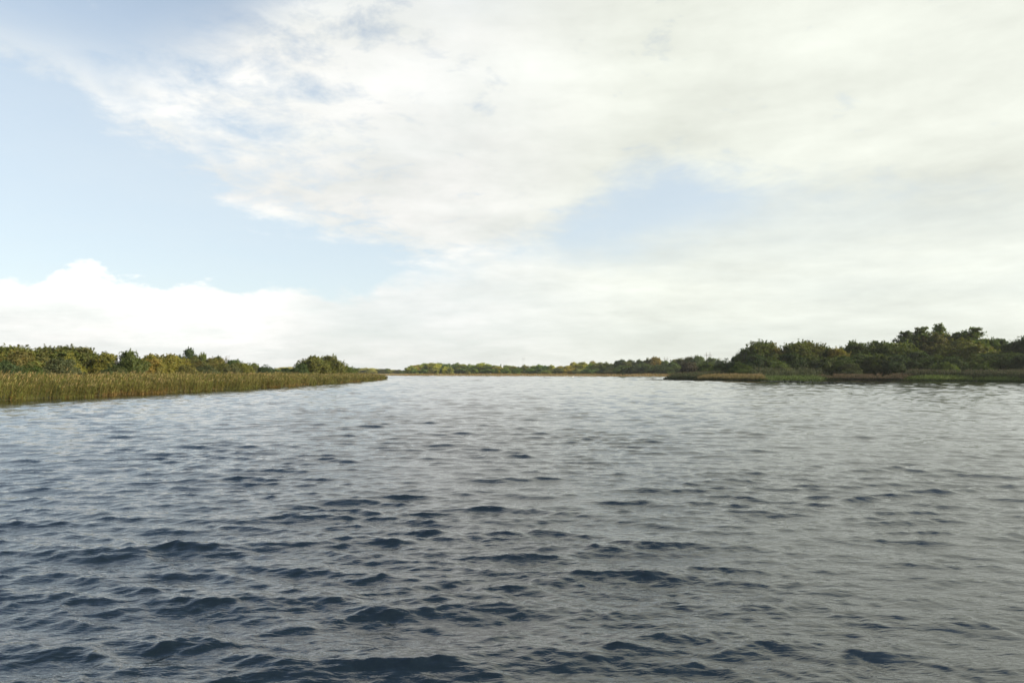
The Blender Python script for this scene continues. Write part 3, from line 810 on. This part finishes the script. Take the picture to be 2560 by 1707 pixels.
def reed_bed(name, label, line, n, depth, height, seed, stem, leaf, foot, plume, leaves=5, lean=(0.14, 0.02), thick=0.022, leafw=0.05, plumes=0.6, power=1.0, taper=False, foot_h=0.25):
    rng = np.random.default_rng(seed)
    p, dist = offset_points(line, n, depth[0], depth[1], rng, power)
    z0 = np.maximum(land_height(p[:, 0], p[:, 1]), -0.25)
    base = np.column_stack([p, z0])
    patch = 0.5 + 0.5 * np.sin(p[:, 0] * 0.31 + p[:, 1] * 0.17) * np.sin(p[:, 1] * 0.093 + 2.0)
    patch2 = 0.5 + 0.5 * np.sin(p[:, 1] * 0.41 + 1.0 + 2 * np.sin(p[:, 0] * 0.2))
    h = height * (0.86 + 0.14 * patch) * rng.uniform(0.84, 1.05, n)
    h = np.where(rng.random(n) < 0.03, h * 1.22, h) * np.clip(0.72 + dist * 0.22, 0.72, 1.0)
    if taper:
        tt = (p[:, 0] - p[:, 0].min()) / np.ptp(p[:, 0])
        h = h * np.clip(np.minimum(tt, 1 - tt) * 9 + rng.normal(0, 0.12, n), 0.35, 1)
    lx = lean[0] * h * rng.uniform(0.3, 1.7, n) + rng.normal(0, 0.05, n); ly = lean[1] * h + rng.normal(0, 0.06, n)
    far = np.hypot(p[:, 0], p[:, 1]); lod = np.clip(far / 70, 1, 4.0) ** 0.6 if power else np.ones(n)
    stem, leaf, foot, plume = (np.array(c) for c in (stem, leaf, foot, plume))
    vary = lambda c, k=0.22: (c * rng.uniform(1 - k, 1 + k, (n, 1)) * rng.normal(1, 0.05, (n, 3))).clip(0.01, 0.9)
    leafmix = vary(leaf * (0.75 + 0.45 * patch2[:, None]), 0.3)
    brown = rng.random(n)[:, None] < 0.18 + 0.25 * patch[:, None]
    leafmix = np.where(brown, vary(stem), leafmix)
    rust = (np.sin(p[:, 1] * 0.13 + p[:, 0] * 0.2) + 0.7 * np.sin(p[:, 1] * 0.37 + 1.0) + rng.normal(0, 0.4, n) > (0.1 if power else -9))[:, None]
    footmix = np.where(rust, vary(foot), vary(leaf))
    prof = lambda f: np.column_stack([lx * f ** 1.8, ly * f ** 1.8, h * f])
    parts = [ribbons(base, np.stack([prof(0), prof(0.4), prof(0.75), prof(1.0)], 1), thick * lod, footmix, vary(stem), rng)]
    for j in range(leaves):
        f0 = (j + rng.uniform(0.2, 1.0, n)) / leaves * 0.80 + 0.05
        start = prof(f0)
        a = rng.uniform(0, 6.28, n); L = rng.uniform(0.28, 0.55, n) * height / 2.2
        ox, oy = np.cos(a) * L * 0.7 + L * lean[0] * 3.0, np.sin(a) * L * 0.7
        mid = start + np.column_stack([ox * 0.5, oy * 0.5, L * 0.55]); end = start + np.column_stack([ox, oy, L * rng.uniform(0.2, 0.75, n)])
        t = np.where((f0 < foot_h)[:, None], footmix, leafmix)
        parts.append(ribbons(base, np.stack([start, mid, end], 1), leafw * lod * rng.uniform(0.7, 1.3, n), t, t * 1.05, rng))
    if plumes > 0:
        q = np.nonzero(rng.random(n) < plumes)[0]
        s0 = prof(0.93)[q]; L = rng.uniform(0.16, 0.30, len(q))
        mid = s0 + np.column_stack([L * 0.35, L * 0.05, L * 0.75]); end = s0 + np.column_stack([L * 0.9, L * 0.1, L * 0.95])
        t = vary(plume)[q]
        parts.append(ribbons(base[q], np.stack([s0, mid, end], 1), (0.07 * lod)[q], t, t, rng))
    V, Fc, T, b = [], [], [], 0
    for v, f, t in parts:
        V.append(v); Fc.append(f + b); T.append(t); b += len(v)
    me = mesh_np(name, np.concatenate(V), np.concatenate(Fc), np.concatenate(T))
    return link(name, me, M_REED, kind='stuff', label=label, category='reeds')

left_line = [(-36, -6), (-36.5, 18), (-37.5, 36)] + [tuple(p) for p in LEFT_SHORE] + [(TIP[0] - 6, TIP[1] + 9), (-75, 300)]
TAN, OLIVE, ORANGE, PLUME = (0.25, 0.165, 0.055), (0.112, 0.120, 0.027), (0.165, 0.112, 0.032), (0.21, 0.170, 0.072)
reed_bed('reed_bed', 'tall brown and olive reed bed lining the bank of rounded willows', left_line, 28000, (0.0, 8.0), 2.08, 3, (0.142, 0.116, 0.034), OLIVE, ORANGE, PLUME, plumes=0.2, thick=0.018, leafw=0.042)
reed_bed('meadow_grass', 'pale dry grass and reeds behind the tall brown reed bed', left_line, 5000, (7.0, 30.0), 1.8, 4, TAN, (0.15, 0.135, 0.04), (0.2, 0.14, 0.05), PLUME, leaves=3, thick=0.05, leafw=0.10)
far_line = [(-330, 700), (-250, 720)] + [tuple(p) for p in FAR_SHORE] + [(128, 430), (150, 360)]
reed_bed('reed_bed', 'thin strip of golden tan reeds edging the far shore', far_line, 11000, (-2.0, 26.0), 1.9, 5, (0.33, 0.235, 0.085), (0.26, 0.20, 0.07), (0.20, 0.13, 0.055), (0.36, 0.27, 0.12), leaves=2, thick=0.16, leafw=0.22, plumes=0.3, power=0.0)
RS = RIGHT_SHORE
def between(px0, px1):
    k = [(1665, 948.6), (1690, 949.4), (1730, 950.2), (1800, 951.3), (1860, 952.3), (1905, 952.6), (1990, 951.9), (2080, 951.2), (2200, 951.6), (2300, 952.6), (2430, 953.2), (2560, 954.6), (2750, 957)]
    px = np.linspace(px0, px1, 14)
    return [tuple(shore(a_, b_)) for a_, b_ in zip(px, np.interp(px, *zip(*k)))]
SEDGE, SEDGE_D = (0.085, 0.125, 0.030), (0.045, 0.068, 0.026)
rev = lambda l: l
reed_bed('bulrush_bed', 'dark green bulrushes at the tip of the wooded point', between(1665, 1745), 2600, (-1.0, 16.0), 2.7, 6, (0.055, 0.065, 0.025), SEDGE_D, (0.04, 0.05, 0.02), (0.10, 0.07, 0.035), leaves=4, lean=(0.03, 0.0), thick=0.05, leafw=0.10, power=0.0, taper=True)
reed_bed('reed_bed', 'tan topped reed bed in front of the dark wood beside the bulrushes', between(1722, 1915), 4200, (-0.5, 8.0), 1.95, 7, (0.27, 0.205, 0.072), (0.10, 0.10, 0.03), (0.045, 0.06, 0.022), (0.28, 0.205, 0.095), leaves=3, lean=(0.03, 0.0), thick=0.05, leafw=0.08, power=0.0, taper=True, foot_h=0.55)
reed_bed('sedge_bed', 'low green sedges between the two tan reed beds', between(1888, 2105), 3600, (-0.5, 8.0), 1.5, 8, SEDGE, SEDGE, SEDGE_D, SEDGE, leaves=4, lean=(0.03, 0.0), thick=0.05, leafw=0.10, plumes=0, power=0.0, taper=True)
reed_bed('tall_reeds', 'tall grey-green reeds standing behind the low sedges', [tuple(np.array(p) + (0, 7)) for p in between(1888, 2105)], 900, (0, 5.0), 4.0, 9, (0.10, 0.105, 0.05), SEDGE_D, SEDGE_D, (0.12, 0.11, 0.06), leaves=4, lean=(0.02, 0.0), thick=0.05, leafw=0.07, power=0.0, taper=True)
reed_bed('reed_bed', 'pinkish brown reed bed between stretches of green sedge', between(2070, 2262), 4000, (-0.5, 8.0), 1.9, 10, (0.125, 0.094, 0.05), (0.055, 0.065, 0.028), (0.035, 0.045, 0.02), (0.17, 0.112, 0.066), leaves=3, lean=(0.03, 0.0), thick=0.05, leafw=0.08, power=0.0, taper=True, foot_h=0.55)
reed_bed('sedge_bed', 'bright green sedge strip along the dark wood past the pinkish reeds', between(2232, 2750), 6500, (-0.5, 8.0), 1.6, 12, (0.11, 0.155, 0.032), (0.12, 0.165, 0.034), SEDGE_D, SEDGE, leaves=4, lean=(0.03, 0.0), thick=0.05, leafw=0.10, plumes=0, power=0.0, taper=True)
reed_bed('tall_reeds', 'dull brown-green reeds behind the bright green sedge strip', [tuple(np.array(p) + (0, 7)) for p in between(2290, 2750)], 3000, (0, 6.0), 3.2, 13, (0.09, 0.085, 0.04), SEDGE_D, SEDGE_D, (0.12, 0.10, 0.06), leaves=4, lean=(0.02, 0.0), thick=0.05, leafw=0.07, power=0.0, taper=True)

# ------------------------------------------------------------------ floating leaves on the sheltered water
M_PAD = plain_mat('lily_leaf', (0.018, 0.026, 0.014), (0.040, 0.050, 0.022), 4.0, 0.45)
def lily_patch(label, p0, p1, n, seed, spread):
    rng = np.random.default_rng(seed)
    a, b = shore(*p0), shore(*p1)
    V, Fc = [], []
    for i in range(n):
        t = rng.random(); c = a + (b - a) * t
        w = spread * (0.25 + math.sin(math.pi * t))
        c = c + np.array((rng.normal(0, 0.8), rng.normal(0, 1) * w))
        rr_ = rng.uniform(0.12, 0.34); z = 0.05 + rng.uniform(0, 0.09); a0 = rng.uniform(0, 6.28); tx, ty = rng.normal(0, 0.22, 2)
        m = 7; k0 = len(V)
        V.append((c[0], c[1], z))
        for k in range(m):
            q = a0 + (0.25 + k / (m - 1) * 5.8)
            u, v = math.cos(q) * rr_, math.sin(q) * rr_
            V.append((c[0] + u, c[1] + v, z + u * tx + v * ty))
        Fc += [(k0, k0 + 1 + k, k0 + 2 + k) for k in range(m - 1)]
    link('lily_pads', mesh_np('lily_pads', np.array(V), np.array(Fc)), M_PAD, kind='stuff', label=label, category='lily pads')
lily_patch('dense dark mat of floating leaves off the low sedges', (1915, 953.6), (2015, 955.4), 1500, 1, 2.2)
lily_patch('thin broken mat of floating leaves off the pinkish reeds', (2050, 956.6), (2150, 958.8), 520, 2, 1.6)
lily_patch('narrow line of floating leaves trailing from the bulrush tip', (1622, 949.4), (1690, 949.9), 480, 3, 1.0)

# ------------------------------------------------------------------ power line poles
M_GLASS = plain_mat('insulator', (0.10, 0.12, 0.12), (0.16, 0.18, 0.18), 8.0, 0.3)
def h_pole(px, top, spacing_px, depth, label, thin=1.0):
    X, Y, Z = at_depth(px, top, depth)
    gz = ground_z(X, Y); h = Z - gz; s = spacing_px * depth / F / 2
    root = bpy.data.objects.new('power_pole', None); col.objects.link(root)
    root.location = (X, Y, gz - 0.3)
    root['label'] = label; root['category'] = 'power pole'; root['group'] = 'twin-pole power line supports'
    for sx in (-s, s):
        v, q = tubes([([(sx, 0, 0), (sx, 0, h * 0.5), (sx, 0, h)], [0.30 * thin, 0.26 * thin, 0.20 * thin])], 8)
        link('pole', mesh_np('pole', v, q, smooth=True), M_WOOD, root)
    zc_ = h * 0.86 if h > 12 else h * 0.8
    v, q = tubes([([(-s * 2.1, 0.28, zc_), (0, 0.28, zc_), (s * 2.1, 0.28, zc_)], [0.17 * thin] * 3)], 4)
    link('crossarm', mesh_np('crossarm', v, q), M_WOOD, root)
    v, q = tubes([([(-s, -0.2, zc_ - 0.4), (0, -0.2, zc_ - 2.4), (s, -0.2, zc_ - 4.4)], [0.06] * 3), ([(s, -0.34, zc_ - 0.4), (0, -0.34, zc_ - 2.4), (-s, -0.34, zc_ - 4.4)], [0.06] * 3)], 4)
    link('brace', mesh_np('brace', v, q), M_WOOD, root)
    for sx in (-s * 2.0, 0, s * 2.0):
        v, q = tubes([([(sx, 0.28, zc_ - 0.1), (sx, 0.28, zc_ - 0.8), (sx, 0.28, zc_ - 1.5)], [0.06, 0.12, 0.05])], 6)
        link('insulator', mesh_np('insulator', v, q, smooth=True), M_GLASS, root)
h_pole(1770.5, 880, 9.0, 800, 'larger twin-pole power line support with crossarm above the far trees')
h_pole(1664.5, 891.5, 7.0, 1000, 'smaller twin-pole power line support behind the orange-brown tree')
h_pole(1308, 889.5, 4.2, 1500, 'faint tiny power line support far behind the far shore wood', 0.45)

# ------------------------------------------------------------------ water birds
M_SWAN = plain_mat('swan_feathers', (0.78, 0.78, 0.76), (0.84, 0.83, 0.80), 5.0, 0.7)
M_DUCK = plain_mat('duck_feathers', (0.035, 0.028, 0.022), (0.075, 0.060, 0.045), 7.0, 0.7)
def bird(name, label, category, px, py, heading, size, mat, neck, group=None):
    p = shore(px, py)
    sp = [(-0.70, 0.20, 0.015, 0.01), (-0.58, 0.19, 0.10, 0.05), (-0.38, 0.14, 0.22, 0.14), (-0.10, 0.11, 0.28, 0.19), (0.18, 0.11, 0.25, 0.19), (0.36, 0.16, 0.16, 0.15)]
    if neck > 0.4:
        sp += [(0.45, 0.26, 0.085, 0.09), (0.47, 0.40, 0.06, 0.06), (0.43, 0.55, 0.05, 0.05), (0.42, 0.68, 0.048, 0.048), (0.47, 0.77, 0.06, 0.055), (0.55, 0.775, 0.062, 0.055), (0.63, 0.75, 0.035, 0.03), (0.72, 0.72, 0.012, 0.01)]
    else:
        sp += [(0.43, 0.25, 0.10, 0.10), (0.45, 0.34, 0.085, 0.085), (0.52, 0.38, 0.09, 0.08), (0.60, 0.36, 0.05, 0.035), (0.70, 0.34, 0.03, 0.012)]
    V, Q, m = [], [], 10
    for i, (x_, z_, rw, rh) in enumerate(sp):
        x0_, z0_ = sp[max(i - 1, 0)][:2]; x1_, z1_ = sp[min(i + 1, len(sp) - 1)][:2]
        a_ = math.atan2(z1_ - z0_, x1_ - x0_)
        for k in range(m):
            t = 2 * math.pi * k / m
            V.append((x_ - math.sin(a_) * math.sin(t) * rh, math.cos(t) * rw, z_ + math.cos(a_) * math.sin(t) * rh))
    for i in range(len(sp) - 1):
        Q += [(i * m + k, i * m + (k + 1) % m, (i + 1) * m + (k + 1) % m, (i + 1) * m + k) for k in range(m)]
    o = link(name, mesh_np(name, np.array(V) * size, np.array(Q), smooth=True), mat, label=label, category=category)
    sub = o.modifiers.new('smooth', 'SUBSURF'); sub.levels = sub.render_levels = 1
    o.location = (p[0], p[1], 0.16); o.rotation_euler = (0, 0, R(heading))
    if group: o['group'] = group
bird('swan', 'white swan on the far water, the one closer to the reeds', 'swan', 1418, 941.2, 170, 0.85, M_SWAN, 0.8, 'water birds')
bird('swan', 'white swan on the far water, the one farther out from the reeds', 'swan', 1432, 943.2, 20, 0.85, M_SWAN, 0.8, 'water birds')
bird('duck', 'small dark duck out on the water off the far reeds', 'duck', 1361, 943.4, 10, 0.9, M_DUCK, 0.2, 'water birds')
bird('duck', 'small dark duck swimming off the bright green sedge strip', 'duck', 2439, 956.3, 150, 0.5, M_DUCK, 0.2, 'water birds')

# ------------------------------------------------------------------ air
m, gm = new_mat('thin_air')
pv = gm.n('ShaderNodeVolumePrincipled')
pv.inputs['Color'].default_value = (0.86, 0.90, 0.92, 1)
pv.inputs['Density'].default_value = 0.00009
pv.inputs['Anisotropy'].default_value = 0.25
o_ = gm.n('ShaderNodeOutputMaterial')
gm.nt.links.new(pv.outputs[0], o_.inputs['Volume'])
e_, b_, t_ = 3150.0, -2.3, 46.0
hv = [(x_, y_, z_) for z_ in (b_, t_) for x_, y_ in ((-e_, -e_), (e_, -e_), (e_, e_), (-e_, e_))]
hf = [(3, 2, 1, 0), (4, 5, 6, 7), (0, 1, 5, 4), (1, 2, 6, 5), (2, 3, 7, 6), (3, 0, 4, 7)]
link('haze', mesh_np('haze', np.array(hv), np.array(hf)), m, kind='stuff', label='thin pale haze in the air over the lake', category='haze')
